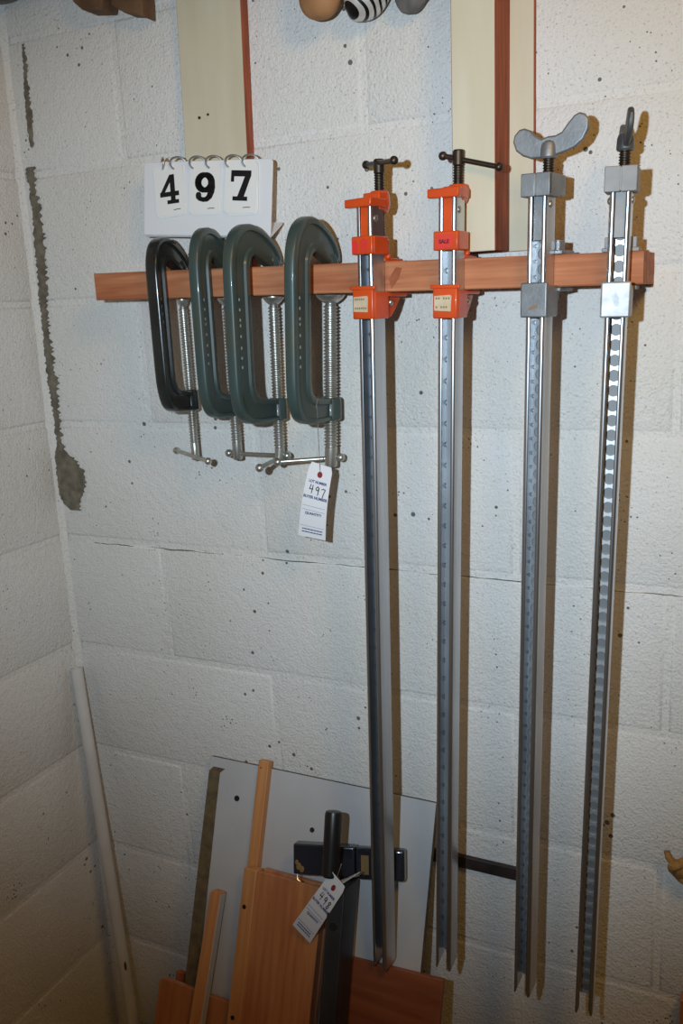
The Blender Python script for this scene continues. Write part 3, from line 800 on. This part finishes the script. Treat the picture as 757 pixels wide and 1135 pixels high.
lump([(.592, -.045, .735), (.592, -.045, .70), (.590, -.045, .66), (.589, -.045, .63), (.588, -.045, .607), (.587, -.045, .594), (.587, -.045, .590)], [.016, .022, .028, .031, .029, .019, .008],
     'leather_pouch', 'tan rounded leathery bundle hanging at the top edge beside the striped cloth', 'bundle', M['leather'], amp=.05)
lump([(.648, -.027, .735), (.648, -.027, .70), (.646, -.027, .66), (.643, -.027, .633), (.641, -.027, .608), (.638, -.027, .590), (.636, -.027, .584)], [.015, .024, .031, .034, .033, .022, .010],
     'striped_cloth', 'black and silver striped cloth bundle hanging at the top edge', 'cloth', M['zebra'], amp=.10)
lump([(.706, -.022, .735), (.706, -.022, .70), (.708, -.022, .66), (.710, -.022, .63), (.708, -.022, .605), (.703, -.022, .590), (.700, -.022, .583)], [.012, .018, .024, .027, .026, .016, .007],
     'grey_rag', 'crumpled grey rag hanging at the top edge right of the striped cloth', 'cloth', M['rag'], amp=.16)
def hang_block(name, label, poly, y0, y1, m):
    o = MB().xz(poly, y0, y1).build(name, m, bevel=.002); return tag(o, label, 'wood')
hang_block('wood_scrap', 'brown wood scrap at the top left, nearer the corner', [(.175, .735), (.181, .682), (.196, .669), (.231, .664), (.236, .676), (.240, .735)], -.040, -.002, M['scrap'])
hang_block('wood_scrap', 'brown wood scrap at the top left, beside the cream board', [(.244, .735), (.245, .668), (.266, .655), (.285, .651), (.299, .644), (.300, .675), (.306, .735)], -.034, -.002, M['scrap'])
lump([(.055, -.040, .735), (.055, -.040, .722), (.052, -.040, .712), (.050, -.040, .705)], [.045, .050, .040, .015], 'black_bundle', 'black bundle in the top left corner', 'bundle', M['blackplastic'], amp=.08, flat=.6)

# frayed rope end by the right edge: hangs from a nail in the wall
rp = thing('rope', 'tan frayed rope end with a knot at the right edge', 'rope', (1.072, -.012, -.30))
pts = [(1.072, -.010, -.300), (1.074, -.014, -.36), (1.078, -.016, -.44), (1.072, -.016, -.500), (1.062, -.018, -.528)]
MB().tube([Vector(p)-Vector(rp.location) for p in pts], .0062, 10).build('strand', M['rope'], rp)
kn = MB(); c = Vector((1.060, -.020, -.537))-Vector(rp.location)
kn.tube([c+Vector((.013*math.cos(a)*(1-.1*math.sin(2*a)), .006*math.sin(2*a), .012*math.sin(a))) for a in [2*PI*i/20 for i in range(21)]], .0068, 10)
kn.ball(c, .011); kn.build('knot', M['rope'], rp)
MB().tube([c+Vector((-.006, 0, .004)), c+Vector((-.012, -.002, .010)), c+Vector((-.019, -.003, .017)), c+Vector((-.0225, -.002, .026))], .005, 10, rs=[.0060, .0050, .0042, .0030]).build('frayed_end', M['rope'], rp)
MB().cyl((0, .012, 0), (0, -.014, .004), .002, 8).build('nail', M['rust'], rp)
# upright timber just outside the right edge
r, H = lean('timber_post', 'orange timber edge at the bottom right corner', 'timber', 1.0640, -.028, -.735, .02)
MB().box(0, .06, 0, .02, .002, H).build('post', M['maple'], r, bevel=.0015)

# ------------------------------------------------------------------ light
def lamp(name, kind, loc, energy, color, target=None, **kw):
    l = bpy.data.lights.new(name, kind); l.energy = energy; l.color = color
    for k_, v in kw.items(): setattr(l, k_, v)
    o = bpy.data.objects.new(name, l); COL.objects.link(o); o.location = loc
    if target: o.rotation_euler = (Vector(target)-Vector(loc)).to_track_quat('-Z', 'Y').to_euler()
    return o
lamp('camera_flash', 'SPOT', (1.005, -1.245, .292), 54, (.70, .86, 1.0), (.63, 0, .15), spot_size=math.radians(86), spot_blend=1.0, shadow_soft_size=.012)
lamp('ceiling_bulb', 'POINT', (1.50, -.92, .86), 15.0, (1.0, .56, .13), shadow_soft_size=.17)
w = bpy.data.worlds.new('World'); S.world = w; w.use_nodes = True
w.node_tree.nodes['Background'].inputs[0].default_value = (1.0, .60, .26, 1)
w.node_tree.nodes['Background'].inputs[1].default_value = .032

# ------------------------------------------------------------------ camera
cd = bpy.data.cameras.new('Camera'); cam = bpy.data.objects.new('Camera', cd); COL.objects.link(cam)
cam.location = (1.1527, -1.1851, .2357); cam.rotation_euler = (1.3436, .0476, .4536)
cd.sensor_fit = 'VERTICAL'; cd.sensor_height = 24; cd.lens = 1003.4/1135*24; cd.clip_start = .02
S.camera = cam
S.view_settings.view_transform = 'Standard'; S.view_settings.look = 'None'
S.view_settings.exposure = 0; S.view_settings.gamma = 1; S.view_settings.use_curve_mapping = False
